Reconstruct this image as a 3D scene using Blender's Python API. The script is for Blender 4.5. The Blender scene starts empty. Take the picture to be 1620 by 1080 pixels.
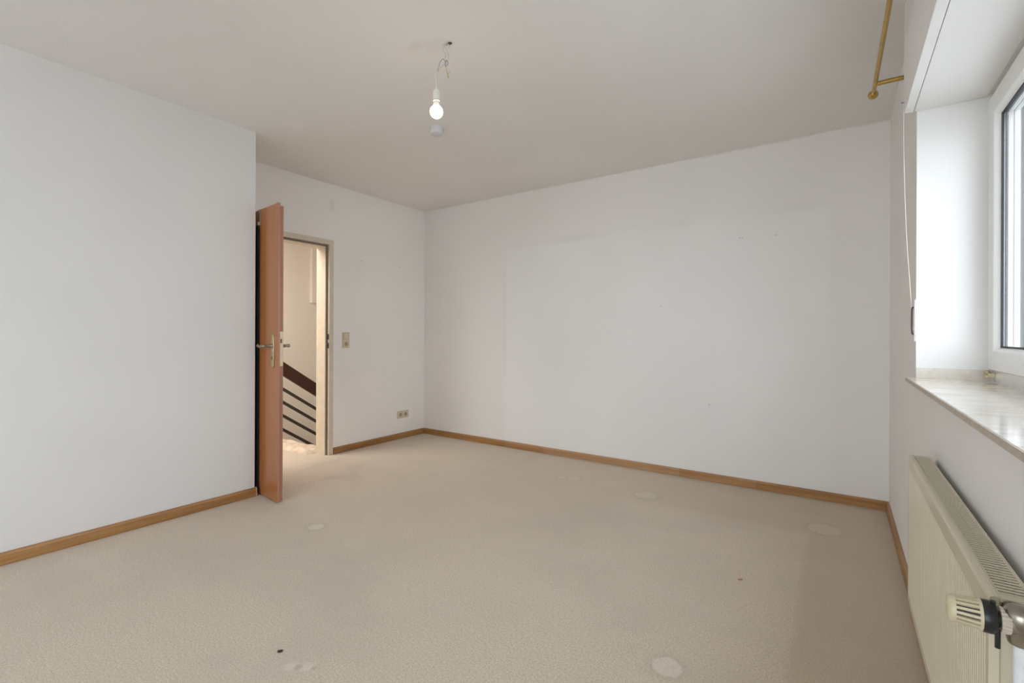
import bpy, bmesh, math, random
from mathutils import Vector, Matrix
random.seed(7)
S = bpy.context.scene
COL = S.collection

# ------------------------------------------------------------------ camera
F_PX, ROLL, CAM_H = 753.0, 0.0039, 1.116
YAW = math.atan(520 / 753)                 # camera looks this far left of the +Y walls
cam_d = bpy.data.cameras.new('camera')
cam = bpy.data.objects.new('camera', cam_d)
COL.objects.link(cam)
cam_d.sensor_width = 36
cam_d.lens = 36 * F_PX / 1620
cam_d.shift_y = -10.8 / 1620
cam_d.clip_start = 0.02
cam.matrix_world = (Matrix.Translation((0, 0, CAM_H)) @ Matrix.Rotation(YAW, 4, 'Z')
                    @ Matrix.Rotation(math.pi / 2, 4, 'X') @ Matrix.Rotation(ROLL, 4, 'Z'))
S.camera = cam

# ------------------------------------------------------------------ world, light, exposure
w = bpy.data.worlds.new('overcast')
S.world = w
w.use_nodes = True
bg = w.node_tree.nodes['Background']
bg.inputs['Color'].default_value = (0.845, 0.925, 1.015, 1)
bg.inputs['Strength'].default_value = 6.0


def area(name, loc, rot, sx, sy, power, color, portal=False):
    d = bpy.data.lights.new(name, 'AREA')
    d.shape = 'RECTANGLE'
    d.size, d.size_y = sx, sy
    d.energy = power
    d.color = color
    if portal:
        d.cycles.is_portal = True
    o = bpy.data.objects.new(name, d)
    COL.objects.link(o)
    o.location = loc
    o.rotation_euler = rot
    return o


# portals only guide the sky's light through the two window openings
area('window_portal', (0.64, 1.44, 1.5), (0, math.radians(90), 0), 1.12, 2.26, 1, (1, 1, 1), True)
area('fill_window_portal', (-1.4, -3.22, 1.35), (math.radians(90), 0, 0), 3.2, 2.1, 1, (1, 1, 1), True)


area('fill_door_portal', (0.64, -2.2, 1.15), (0, math.radians(90), 0), 2.2, 1.0, 1, (1, 1, 1), True)


def point(name, loc, power, color, r):
    d = bpy.data.lights.new(name, 'POINT')
    d.energy, d.color, d.shadow_soft_size = power, color, r
    o = bpy.data.objects.new(name, d)
    COL.objects.link(o)
    o.location = loc
    return o


area('hall_fill', (-4.7, 1.4, 2.46), (0, 0, 0), .9, 1.6, 52, (1.0, 0.95, 0.90))  # unseen fill light added for the closed-in hall, no fitting modelled

vs = S.view_settings
S.display_settings.display_device = 'sRGB'
vs.view_transform = 'Standard'
vs.look = 'None'
vs.gamma = 1
vs.use_curve_mapping = False
vs.exposure = 0.15
S.cycles.use_denoising = True
S.cycles.max_bounces = 14
S.cycles.diffuse_bounces = 10
S.cycles.transparent_max_bounces = 12
S.cycles.caustics_reflective = False
S.cycles.caustics_refractive = False


# ------------------------------------------------------------------ material helpers
class NT:
    """tiny helper to write node expressions"""
    def __init__(self, name):
        self.m = bpy.data.materials.new(name)
        self.m.use_nodes = True
        self.t = self.m.node_tree
        self.n = self.t.nodes
        self.b = self.n['Principled BSDF']
        self.pos = None

    def link(self, a, b):
        self.t.links.new(a, b)

    def setin(self, node, i, v):
        if hasattr(v, 'is_output') or isinstance(v, bpy.types.NodeSocket):
            self.link(v, node.inputs[i])
        else:
            node.inputs[i].default_value = v

    def math(self, op, a, b=0.0, c=0.0, clamp=False):
        n = self.n.new('ShaderNodeMath')
        n.operation = op
        n.use_clamp = clamp
        self.setin(n, 0, a)
        self.setin(n, 1, b)
        if len(n.inputs) > 2:
            self.setin(n, 2, c)
        return n.outputs[0]

    def coords(self):
        if self.pos is None:
            g = self.n.new('ShaderNodeTexCoord')
            self.pos = g.outputs['Object']
        return self.pos

    def xyz(self):
        s = self.n.new('ShaderNodeSeparateXYZ')
        self.link(self.coords(), s.inputs[0])
        return s.outputs

    def scaled(self, sc):
        m = self.n.new('ShaderNodeMapping')
        m.inputs['Scale'].default_value = sc
        self.link(self.coords(), m.inputs['Vector'])
        return m.outputs[0]

    def noise(self, scale, detail=2, rough=.5, vec=None, dist=0.0):
        n = self.n.new('ShaderNodeTexNoise')
        n.inputs['Scale'].default_value = scale
        n.inputs['Detail'].default_value = detail
        n.inputs['Roughness'].default_value = rough
        n.inputs['Distortion'].default_value = dist
        self.link(vec if vec is not None else self.coords(), n.inputs['Vector'])
        return n.outputs['Fac']

    def ramp(self, fac, stops):
        n = self.n.new('ShaderNodeValToRGB')
        e = n.color_ramp.elements
        e[0].position, e[0].color = stops[0][0], (*stops[0][1], 1)
        e[1].position, e[1].color = stops[-1][0], (*stops[-1][1], 1)
        for p, c in stops[1:-1]:
            k = e.new(p)
            k.color = (*c, 1)
        self.link(fac, n.inputs[0])
        return n.outputs[0]

    def mix(self, fac, a, b, mode='MIX'):
        n = self.n.new('ShaderNodeMix')
        n.data_type = 'RGBA'
        n.blend_type = mode
        self.setin(n, 0, fac)
        for i, v in ((6, a), (7, b)):
            if isinstance(v, tuple):
                n.inputs[i].default_value = (*v, 1)
            else:
                self.link(v, n.inputs[i])
        return n.outputs[2]

    def smooth(self, x, e0, e1):
        n = self.n.new('ShaderNodeMapRange')
        n.interpolation_type = 'SMOOTHSTEP'
        self.setin(n, 0, x)
        n.inputs[1].default_value = e0
        n.inputs[2].default_value = e1
        return n.outputs[0]

    def bump(self, h, strength=.2, dist=.002):
        n = self.n.new('ShaderNodeBump')
        n.inputs['Strength'].default_value = strength
        n.inputs['Distance'].default_value = dist
        self.link(h, n.inputs['Height'])
        self.link(n.outputs[0], self.b.inputs['Normal'])

    def base(self, v):
        if isinstance(v, tuple):
            self.b.inputs['Base Color'].default_value = (*v, 1)
        else:
            self.link(v, self.b.inputs['Base Color'])

    def p(self, **k):
        for a, v in k.items():
            self.setin(self.b, a.replace('_', ' '), v)
        return self


def plain(name, col, rough=.5, metal=0.0, var=.06, nscale=40, bump=0.0, coat=0.0):
    t = NT(name)
    f = t.noise(nscale, 3)
    d = tuple(c * (1 - var) for c in col)
    l = tuple(min(1, c * (1 + var)) for c in col)
    t.base(t.ramp(f, [(.3, d), (.7, l)]))
    t.p(Roughness=rough, Metallic=metal)
    if coat:
        t.b.inputs['Coat Weight'].default_value = coat
    if bump:
        t.bump(t.noise(nscale * 4, 2), bump, .001)
    return t.m


WALL_C = (0.80, 0.79, 0.775)


def wall_mat(name, col=WALL_C, extra=None, bump=.22):
    t = NT(name)
    big = t.noise(1.1, 3, .55)
    c = t.mix(t.smooth(big, .3, .75), tuple(x * .975 for x in col), tuple(min(1, x * 1.02) for x in col))
    if extra:
        c = extra(t, c)
    t.base(c)
    t.p(Roughness=.88)
    t.b.inputs['Specular IOR Level'].default_value = .25
    chips = t.noise(170, 3, .6)
    grain = t.noise(55, 2, .5)
    t.bump(t.math('ADD', t.math('MULTIPLY', chips, .7), t.math('MULTIPLY', grain, .5)), bump, .0025)
    return t.m


def stroke(t, a, pos, half, soft):
    """1 on |a-pos|<half, fading over soft"""
    d = t.math('ABSOLUTE', t.math('SUBTRACT', a, pos))
    return t.math('SUBTRACT', 1.0, t.smooth(d, half, half + soft))


def between(t, a, lo, hi, soft):
    return t.math('MULTIPLY', t.smooth(a, lo - soft, lo + soft), t.math('SUBTRACT', 1.0, t.smooth(a, hi - soft, hi + soft)))


def dots(t, u, v, pts):
    tot = None
    for (a, b, r) in pts:
        du = t.math('SUBTRACT', u, a)
        dv = t.math('SUBTRACT', v, b)
        d = t.math('SQRT', t.math('ADD', t.math('MULTIPLY', du, du), t.math('MULTIPLY', dv, dv)))
        m = t.math('SUBTRACT', 1.0, t.smooth(d, r * .6, r * 1.3))
        tot = m if tot is None else t.math('MAXIMUM', tot, m)
    return tot


def back_extra(t, c):
    x, y, z = t.xyz()
    warp = t.math('MULTIPLY', t.math('SUBTRACT', t.noise(2.2, 2), .5), .03)
    zz = t.math('ADD', z, warp)
    top = t.math('MULTIPLY', stroke(t, t.math('SUBTRACT', zz, t.math('MULTIPLY', x, .012)), 2.018, .012, .035), between(t, x, -2.76, -.03, .02))
    left = t.math('MULTIPLY', stroke(t, x, -2.763, .006, .03), between(t, z, .75, 2.0, .12))
    right = t.math('MULTIPLY', stroke(t, x, -.04, .006, .03), between(t, z, 1.1, 2.03, .15))
    m = t.math('ADD', t.math('MULTIPLY', top, .55), t.math('ADD', t.math('MULTIPLY', left, .8), t.math('MULTIPLY', right, .35)), clamp=True)
    m = t.math('MULTIPLY', m, t.smooth(t.noise(3.5, 3), .25, .7))
    c = t.mix(t.math('MULTIPLY', m, .42), c, (.60, .565, .53))
    # paler field where a cupboard stood, yellowed wall beside it
    inside = t.math('MULTIPLY', between(t, x, -2.75, -.05, .05), between(t, z, -1, 2.0, .05))
    c = t.mix(t.math('MULTIPLY', t.math('SUBTRACT', 1.0, inside), .35), c, (.765, .72, .675))
    # worn holes and dirty joint under the ceiling
    d = dots(t, x, z, [(-.62, 1.842, .006), (-.60, 1.838, .006), (-.38, 1.833, .006), (-.83, .584, .007), (-1.2, 1.35, .005)])
    c = t.mix(t.math('MULTIPLY', d, .6), c, (.42, .40, .38))
    crack = t.math('MULTIPLY', stroke(t, t.math('ADD', z, t.math('MULTIPLY', warp, .3)), 2.494, .002, .007), between(t, x, -.95, .3, .2))
    crack = t.math('MULTIPLY', crack, t.smooth(t.noise(9, 3), .35, .6))
    return t.mix(t.math('MULTIPLY', crack, .28), c, (.45, .42, .38))


def entry_extra(t, c):
    x, y, z = t.xyz()
    d = dots(t, y, z, [(3.01, 1.839, .007), (3.508, 1.836, .007)])
    c = t.mix(t.math('MULTIPLY', d, .7), c, (.40, .38, .36))
    g = t.math('MULTIPLY', between(t, y, 2.655, 2.70, .008), between(t, z, 2.25, 2.355, .015))
    return t.mix(t.math('MULTIPLY', g, .25), c, (.62, .58, .54))


def left_extra(t, c):
    x, y, z = t.xyz()
    s = t.smooth(t.noise(6, 4, .6), .55, .75)
    near = t.math('MULTIPLY', between(t, y, 1.45, 1.72, .08), between(t, z, .6, 1.15, .15))
    return t.mix(t.math('MULTIPLY', t.math('MULTIPLY', s, near), .28), c, (.55, .52, .49))


def ceil_extra(t, c):
    x, y, z = t.xyz()
    tot = None
    for (a, b, r) in [(-1.62, 1.655, .10), (-1.68, 1.62, .09), (-1.55, 1.685, .05)]:
        du, dv = t.math('SUBTRACT', x, a), t.math('SUBTRACT', y, b)
        d = t.math('SQRT', t.math('ADD', t.math('MULTIPLY', du, du), t.math('MULTIPLY', dv, t.math('MULTIPLY', dv, 2.2))))
        m = t.math('SUBTRACT', 1.0, t.smooth(d, 0, r))
        tot = m if tot is None else t.math('MAXIMUM', tot, m)
    tot = t.math('MULTIPLY', tot, t.smooth(t.noise(16, 3), .25, .7))
    return t.mix(t.math('MULTIPLY', tot, .28), c, (.50, .46, .44))


def right_extra(t, c):
    x, y, z = t.xyz()
    m = t.math('MULTIPLY', between(t, z, 2.3, 2.6, .12), between(t, y, 2.5, 3.9, .2))
    s = t.smooth(t.noise(14, 4, .65), .5, .72)
    return t.mix(t.math('MULTIPLY', t.math('MULTIPLY', m, s), .25), c, (.5, .47, .43))


M = {}
M['wall'] = wall_mat('white_woodchip_paper')
M['wall_back'] = wall_mat('white_wallpaper_with_faint_outline', extra=back_extra)
M['wall_entry'] = wall_mat('white_wallpaper_entry_lit', (.89, .865, .835), extra=entry_extra)  # paler than the shared paper: this wall's brighter light is in the colour
M['wall_left'] = wall_mat('white_wallpaper_left_shaded', (.72, .71, .695), extra=left_extra)  # darker than the shared paper: colour takes back light falling on this wall
M['wall_right'] = wall_mat('white_wallpaper_right', extra=right_extra)
M['ceiling'] = wall_mat('white_ceiling_paint', (.80, .785, .77), extra=ceil_extra, bump=.45)
M['hall_wall'] = wall_mat('cream_hall_plaster', (.80, .755, .69), bump=.12)
M['outside'] = plain('grey_render', (.14, .155, .165), .9, nscale=60)
M['ground'] = plain('garden_ground', (.52, .52, .51), .95, var=.1, nscale=2)


def carpet():
    t = NT('beige_loop_carpet')
    x, y, z = t.xyz()
    fine = t.noise(310, 3, .7)
    mid = t.noise(140, 3, .6)
    patch = t.noise(1.3, 4, .6, dist=.4)
    streak = t.noise(2.4, 3, .6, vec=t.scaled((.6, 1.9, 1)))
    c = t.ramp(t.math('ADD', t.math('MULTIPLY', fine, .6), t.math('MULTIPLY', mid, .4)),
               [(.34, (.36, .29, .215)), (.5, (.61, .52, .415)), (.66, (.78, .695, .585))])
    c = t.mix(t.math('MULTIPLY', t.smooth(patch, .40, .70), .40), c, (.50, .435, .36))
    c = t.mix(t.math('MULTIPLY', t.smooth(streak, .52, .75), .22), c, (.68, .61, .52))
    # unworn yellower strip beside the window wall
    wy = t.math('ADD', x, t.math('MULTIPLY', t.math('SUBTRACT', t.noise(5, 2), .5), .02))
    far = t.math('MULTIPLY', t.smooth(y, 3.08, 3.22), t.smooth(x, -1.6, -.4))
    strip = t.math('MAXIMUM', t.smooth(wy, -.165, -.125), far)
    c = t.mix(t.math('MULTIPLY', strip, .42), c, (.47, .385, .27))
    # dark traffic smudges near the door
    sm = t.math('MULTIPLY', between(t, x, -3.9, -2.9, .25), between(t, y, 1.9, 3.0, .3))
    c = t.mix(t.math('MULTIPLY', t.math('MULTIPLY', sm, t.smooth(t.noise(4.5, 3), .48, .65)), .28), c, (.40, .345, .285))
    # furniture dents: pale flattened discs with a darker rim
    wn = t.math('MULTIPLY', t.math('SUBTRACT', t.noise(30, 2), .5), .018)
    disc = rim = None
    for (a, b, r) in [(-.478, 1.619, .050), (-.072, 3.285, .085), (-1.114, 3.267, .075), (-2.495, 1.625, .046),
                      (-1.70, 3.325, .05), (-1.80, 3.30, .035)]:
        du, dv = t.math('SUBTRACT', x, a), t.math('SUBTRACT', y, b)
        d = t.math('ADD', t.math('SQRT', t.math('ADD', t.math('MULTIPLY', du, du), t.math('MULTIPLY', dv, dv))), wn)
        m = t.math('SUBTRACT', 1.0, t.smooth(d, r * .86, r * 1.04))
        q = t.math('MULTIPLY', t.smooth(d, r * .9, r * 1.05), t.math('SUBTRACT', 1.0, t.smooth(d, r * 1.1, r * 1.7)))
        disc = m if disc is None else t.math('MAXIMUM', disc, m)
        rim = q if rim is None else t.math('MAXIMUM', rim, q)
    c = t.mix(t.math('MULTIPLY', rim, .22), c, (.40, .34, .27))
    c = t.mix(t.math('MULTIPLY', t.math('MULTIPLY', disc, t.math('ADD', .22, t.math('MULTIPLY', t.math('SUBTRACT', 1.0, t.smooth(y, 1.6, 3.0)), .28))), t.smooth(t.noise(60, 3), .2, .55)), c, (.74, .685, .60))
    # double dent of a chair foot in the foreground
    e = dots(t, x, y, [(-1.515, .895, .022), (-1.470, .925, .024)])
    ring = dots(t, x, y, [(-1.492, .908, .013), (-1.445, .935, .010)])
    c = t.mix(t.math('MULTIPLY', e, .35), c, (.74, .68, .60))
    c = t.mix(t.math('MULTIPLY', ring, .45), c, (.36, .29, .20))
    t.base(c)
    t.p(Roughness=.95)
    t.b.inputs['Specular IOR Level'].default_value = .12
    t.b.inputs['Sheen Weight'].default_value = .12
    hgt = t.math('SUBTRACT', t.math('ADD', t.math('MULTIPLY', fine, .8), t.math('MULTIPLY', mid, .4)), t.math('MULTIPLY', disc, .5))
    t.bump(hgt, .4, .003)
    return t.m


M['carpet'] = carpet()


def wood(name, dark, mid, light, axis, rough=.38, coat=.15, s=1.0, spread=.5):
    t = NT(name)
    sc = [34 * s, 34 * s, 34 * s]
    sc[axis] = 1.6 * s
    v = t.scaled(tuple(sc))
    g = t.noise(1.0, 5, .6, vec=v, dist=.6)
    sc2 = [150 * s] * 3
    sc2[axis] = 7 * s
    f = t.noise(1.0, 3, .6, vec=t.scaled(tuple(sc2)))
    knots = t.noise(2.6 * s, 3, .55)
    c = t.ramp(t.math('ADD', t.math('MULTIPLY', g, .7), t.math('MULTIPLY', f, .3)), [(.5 - spread / 2, dark), (.5, mid), (.5 + spread / 2, light)])
    c = t.mix(t.math('MULTIPLY', t.smooth(knots, .58, .75), .35), c, dark)
    t.base(c)
    t.p(Roughness=rough)
    t.b.inputs['Coat Weight'].default_value = coat
    t.b.inputs['Coat Roughness'].default_value = .2
    t.bump(f, .08, .001)
    return t.m


OAK = ((.22, .095, .026), (.33, .160, .050), (.43, .235, .088))
M['oak_y'] = wood('oak_skirting_along_room', *OAK, 1, spread=.34)
M['oak_x'] = wood('oak_skirting_across_room', *OAK, 0, spread=.34)
M['oak_x2'] = wood('paler_oak_skirting', (.28, .145, .062), (.41, .235, .115), (.50, .31, .165), 0)
M['oak_x3'] = wood('redder_oak_skirting', (.25, .115, .04), (.37, .19, .075), (.45, .255, .11), 0)
M['oak_end'] = plain('pale_sawn_end_grain', (.60, .47, .28), .7, nscale=200)
M['door_wood'] = wood('red_brown_door_veneer', (.32, .112, .036), (.385, .148, .052), (.45, .185, .07), 2, rough=.3, coat=.25, s=.8, spread=.7)
M['door_edge'] = wood('pinkish_door_edge', (.36, .16, .095), (.42, .195, .12), (.47, .225, .14), 2, rough=.4, coat=.2, s=.8)
M['rail_wood'] = wood('dark_stained_handrail', (.030, .007, .003), (.045, .011, .005), (.060, .017, .007), 1, rough=.6, coat=0)
M['rail_bar'] = plain('dark_brown_painted_bar', (.040, .029, .020), .45)
M['frame_paint'] = plain('cream_frame_paint', (.70, .62, .50), .45, nscale=12)
M['seal'] = plain('grey_rubber_seal', (.20, .185, .16), .7)
M['dark_hole'] = plain('dark_recess', (.03, .025, .02), .8)
M['outlet'] = plain('grimy_outlet', (.10, .085, .065), .8, var=.3, nscale=90)
M['brass'] = plain('polished_brass', (.52, .345, .105), .24, 1.0, var=.12, nscale=18)
M['old_brass'] = plain('tarnished_brass', (.58, .49, .28), .38, .75, var=.15, nscale=60)
M['bronze'] = plain('worn_bronze_lever', (.33, .27, .21), .3, .9, var=.3, nscale=60)
M['lock_plate'] = plain('pale_brass_lock_plate', (.72, .66, .42), .42, .35, nscale=60)
M['steel'] = plain('brushed_steel', (.62, .60, .56), .35, .9)
M['gap_shade'] = plain('matt_black_gap_shade', (.006, .006, .007), .85)  # near-black that stands for the shade in the door gap
M['ivory'] = plain('ivory_plastic', (.66, .57, .42), .4, var=.03, nscale=30)
M['ivory_dark'] = plain('yellowed_plastic_recess', (.36, .28, .17), .5)
M['radiator'] = plain('cream_radiator_enamel', (.61, .555, .42), .35, var=.025, nscale=6, coat=.2)
M['rad_in'] = plain('dark_inside_of_radiator', (.06, .05, .03), .8)
M['valve_cream'] = plain('cream_valve_plastic', (.62, .545, .38), .38, var=.04)
M['valve_black'] = plain('black_valve_plastic', (.012, .012, .013), .35)
M['valve_beige'] = plain('beige_ribbed_collar', (.55, .48, .40), .5)
M['nickel'] = plain('dull_nickel', (.36, .33, .28), .3, .95, var=.2, nscale=50)
M['pipe'] = plain('white_painted_pipe', (.78, .80, .82), .3)
M['pvc'] = plain('white_window_pvc', (.80, .80, .78), .3, var=.015, nscale=5, coat=.2)
M['gasket'] = plain('black_window_gasket', (.018, .018, .022), .6)
M['spacer'] = plain('grey_seal_strip', (.085, .095, .10), .6)
M['rail_alu'] = plain('grey_shutter_guide', (.17, .185, .195), .4)
M['white_plastic'] = plain('white_plastic', (.80, .80, .79), .4, var=.02)
M['smoke'] = plain('off_white_detector_plastic', (.66, .655, .68), .45, var=.02)
M['socket'] = plain('white_porcelain_lamp_holder', (.78, .77, .73), .35, var=.03)
M['cable'] = plain('white_cable', (.74, .72, .68), .5)
M['wire_grey'] = plain('grey_wire', (.50, .47, .42), .5)
M['wire_blue'] = plain('blue_grey_wire', (.20, .22, .30), .45)
M['wire_dark'] = plain('dark_grey_wire', (.24, .23, .26), .45)
M['wire_brown'] = plain('pale_brown_wire', (.56, .46, .36), .5)
M['wire_green'] = plain('yellow_green_wire', (.46, .40, .13), .5)
M['cord'] = plain('off_white_cord', (.70, .66, .60), .7)
M['cleat'] = plain('light_grey_cleat', (.62, .62, .58), .4)
M['nail'] = plain('rusty_nail', (.11, .07, .05), .5, .5)
M['mat'] = plain('beige_stair_carpet', (.66, .55, .43), .95, var=.16, nscale=14, bump=.5)
M['stair'] = plain('beige_stair_stone', (.55, .47, .38), .7)
M['crumb'] = plain('dark_crumb', (.03, .02, .015), .7)
M['chip'] = plain('brown_chip', (.42, .22, .10), .7)


def marble():
    t = NT('cream_marble')
    v = t.noise(5, 6, .65, vec=t.scaled((1.4, 3.2, 1)), dist=1.5)
    f = t.noise(60, 4, .6)
    c = t.ramp(v, [(.32, (.58, .50, .42)), (.46, (.66, .60, .53)), (.62, (.74, .70, .64))])
    c = t.mix(t.math('MULTIPLY', t.smooth(f, .58, .7), .35), c, (.47, .37, .28))
    t.base(c)
    t.p(Roughness=.10)
    return t.m


M['marble'] = marble()


def marble_edge():
    t = NT('sawn_marble_edge')
    f = t.noise(45, 4, .6)
    t.base(t.ramp(f, [(.35, (.40, .335, .26)), (.65, (.52, .45, .37))]))
    t.p(Roughness=.45)
    return t.m


M['marble_edge'] = marble_edge()


def glass():
    t = NT('clear_pane')
    n = t.n
    tr = n.new('ShaderNodeBsdfTransparent')
    tr.inputs[0].default_value = (.955, .96, .96, 1)
    gl = n.new('ShaderNodeBsdfGlossy')
    gl.inputs['Roughness'].default_value = .01
    fr = n.new('ShaderNodeFresnel')
    geo = n.new('ShaderNodeNewGeometry')
    # same reflectance on both faces of the thin pane
    t.link(t.math('ADD', 1.45, t.math('MULTIPLY', geo.outputs['Backfacing'], 1 / 1.45 - 1.45)), fr.inputs[0])
    mx = n.new('ShaderNodeMixShader')
    t.link(fr.outputs[0], mx.inputs[0])
    t.link(tr.outputs[0], mx.inputs[1])
    t.link(gl.outputs[0], mx.inputs[2])
    out = [k for k in n if k.type == 'OUTPUT_MATERIAL'][0]
    t.link(mx.outputs[0], out.inputs['Surface'])
    n.remove(t.b)
    return t.m


M['glass'] = glass()


def bulb_mat():
    t = NT('lit_opal_bulb')
    t.base((1, .95, .85))
    t.p(Roughness=.3)
    t.b.inputs['Emission Color'].default_value = (1.0, .80, .52, 1)
    t.b.inputs['Emission Strength'].default_value = 16
    return t.m


M['bulb'] = bulb_mat()


# ------------------------------------------------------------------ mesh helpers
def newbm():
    return bmesh.new()


def box(bm, x0, x1, y0, y1, z0, z1, mtx=None):
    vs_ = [bm.verts.new(p) for p in ((x0, y0, z0), (x1, y0, z0), (x1, y1, z0), (x0, y1, z0),
                                      (x0, y0, z1), (x1, y0, z1), (x1, y1, z1), (x0, y1, z1))]
    for f in ((3, 2, 1, 0), (4, 5, 6, 7), (0, 1, 5, 4), (1, 2, 6, 5), (2, 3, 7, 6), (3, 0, 4, 7)):
        bm.faces.new([vs_[i] for i in f])
    if mtx:
        bmesh.ops.transform(bm, matrix=mtx, verts=vs_)
    return vs_


def prism(bm, pts, axis, a, b):
    """extrude a 2-D outline along axis from a to b"""
    def v3(p, q):
        r = [0, 0, 0]
        r[axis] = q
        o = [i for i in range(3) if i != axis]
        r[o[0]], r[o[1]] = p
        return r
    lo = [bm.verts.new(v3(p, a)) for p in pts]
    hi = [bm.verts.new(v3(p, b)) for p in pts]
    n = len(pts)
    bm.faces.new(lo)
    bm.faces.new(hi[::-1])
    for i in range(n):
        j = (i + 1) % n
        bm.faces.new((lo[i], hi[i], hi[j], lo[j]))
    return lo + hi


def lathe(bm, prof, seg=24, mtx=None):
    """prof: list of (r, z) from bottom to top; closed at r=0 ends"""
    rings, new = [], []
    for r, z in prof:
        if r < 1e-6:
            v = bm.verts.new((0, 0, z))
            rings.append([v])
            new.append(v)
        else:
            ring = [bm.verts.new((r * math.cos(2 * math.pi * i / seg), r * math.sin(2 * math.pi * i / seg), z)) for i in range(seg)]
            rings.append(ring)
            new += ring
    for a, b in zip(rings, rings[1:]):
        for i in range(seg):
            j = (i + 1) % seg
            if len(a) == 1 and len(b) == 1:
                continue
            if len(a) == 1:
                bm.faces.new((a[0], b[j], b[i]))
            elif len(b) == 1:
                bm.faces.new((a[i], a[j], b[0]))
            else:
                bm.faces.new((a[i], a[j], b[j], b[i]))
    if mtx:
        bmesh.ops.transform(bm, matrix=mtx, verts=new)
    return new


def smooth_path(pts, n=6):
    P = [Vector(p) for p in pts]
    out = []
    for i in range(len(P) - 1):
        p0, p1, p2, p3 = P[max(i - 1, 0)], P[i], P[i + 1], P[min(i + 2, len(P) - 1)]
        for k in range(n):
            t = k / n
            out.append(.5 * ((2 * p1) + (p2 - p0) * t + (2 * p0 - 5 * p1 + 4 * p2 - p3) * t * t + (3 * p1 - p0 - 3 * p2 + p3) * t ** 3))
    out.append(P[-1])
    return out


def tube(bm, pts, rad, seg=10, n=6, flat=1.0):
    path = smooth_path(pts, n) if n > 1 else [Vector(p) for p in pts]
    m = len(path)
    rads = rad if isinstance(rad, (list, tuple)) else [rad] * len(pts)
    up = Vector((0, 0, 1))
    rings = []
    prev = None
    for i, p in enumerate(path):
        d = (path[min(i + 1, m - 1)] - path[max(i - 1, 0)]).normalized()
        if prev is None:
            a = d.cross(up)
            if a.length < .05:
                a = d.cross(Vector((1, 0, 0)))
        else:
            a = prev - d * prev.dot(d)
        a.normalize()
        prev = a
        b = d.cross(a)
        s = i / (m - 1) * (len(rads) - 1)
        k = min(int(s), len(rads) - 2) if len(rads) > 1 else 0
        r = rads[k] + (rads[min(k + 1, len(rads) - 1)] - rads[k]) * (s - k)
        rings.append([bm.verts.new(p + (a * math.cos(2 * math.pi * q / seg) + b * math.sin(2 * math.pi * q / seg) * flat) * r) for q in range(seg)])
    for a, b in zip(rings, rings[1:]):
        for q in range(seg):
            j = (q + 1) % seg
            bm.faces.new((a[q], a[j], b[j], b[q]))
    bm.faces.new(rings[0][::-1])
    bm.faces.new(rings[-1])


def bevel(bm, w_, seg=2, angle=30):
    bmesh.ops.recalc_face_normals(bm, faces=bm.faces[:])
    es = [e for e in bm.edges if len(e.link_faces) == 2 and e.calc_face_angle(0) > math.radians(angle)]
    bmesh.ops.bevel(bm, geom=es, offset=w_, segments=seg, affect='EDGES', profile=.6, clamp_overlap=True)


def obj(name, bm, mat, parent=None, smooth=False, mats=None):
    bmesh.ops.recalc_face_normals(bm, faces=bm.faces[:])
    me = bpy.data.meshes.new(name)
    bm.to_mesh(me)
    bm.free()
    for m in (mats or [mat]):
        me.materials.append(m)
    o = bpy.data.objects.new(name, me)
    COL.objects.link(o)
    if parent:
        o.parent = parent
    if smooth:
        for p in me.polygons:
            p.use_smooth = True
        try:
            me.set_sharp_from_angle(angle=math.radians(38))
        except Exception:
            pass
    return o


def tag(o, label=None, cat=None, group=None, kind=None):
    if label:
        o['label'] = label
    if cat:
        o['category'] = cat
    if group:
        o['group'] = group
    if kind:
        o['kind'] = kind
    return o


def empty(name, loc=(0, 0, 0), rz=0.0):
    o = bpy.data.objects.new(name, None)
    o.empty_display_size = .05
    COL.objects.link(o)
    o.location = loc
    o.rotation_euler = (0, 0, rz)
    return o


def struct(name, bm, mat, label, mats=None):
    return tag(obj(name, bm, mat, mats=mats), label, kind='structure')


def slab_with_holes(bm, axis, a, b, u, v, holes):
    """a wall slab, thickness a..b along axis, extents u and v, rectangular through-holes; one welded mesh"""
    us = sorted({u[0], u[1], *[h[0] for h in holes], *[h[1] for h in holes]})
    vv = sorted({v[0], v[1], *[h[2] for h in holes], *[h[3] for h in holes]})
    cache = {}

    def vert(i, j, s):
        k = (i, j, s)
        if k not in cache:
            r = [0, 0, 0]
            r[axis] = (a, b)[s]
            o = [q for q in range(3) if q != axis]
            r[o[0]], r[o[1]] = us[i], vv[j]
            cache[k] = bm.verts.new(r)
        return cache[k]

    def solid(i, j):
        if i < 0 or j < 0 or i >= len(us) - 1 or j >= len(vv) - 1:
            return False
        cu, cv = (us[i] + us[i + 1]) / 2, (vv[j] + vv[j + 1]) / 2
        return not any(h[0] < cu < h[1] and h[2] < cv < h[3] for h in holes)
    for i in range(len(us) - 1):
        for j in range(len(vv) - 1):
            if not solid(i, j):
                continue
            for s in (0, 1):
                bm.faces.new([vert(i, j, s), vert(i + 1, j, s), vert(i + 1, j + 1, s), vert(i, j + 1, s)])
            if not solid(i - 1, j):
                bm.faces.new([vert(i, j, 0), vert(i, j + 1, 0), vert(i, j + 1, 1), vert(i, j, 1)])
            if not solid(i + 1, j):
                bm.faces.new([vert(i + 1, j, 0), vert(i + 1, j + 1, 0), vert(i + 1, j + 1, 1), vert(i + 1, j, 1)])
            if not solid(i, j - 1):
                bm.faces.new([vert(i, j, 0), vert(i + 1, j, 0), vert(i + 1, j, 1), vert(i, j, 1)])
            if not solid(i, j + 1):
                bm.faces.new([vert(i, j + 1, 0), vert(i + 1, j + 1, 0), vert(i + 1, j + 1, 1), vert(i, j + 1, 1)])


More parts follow.
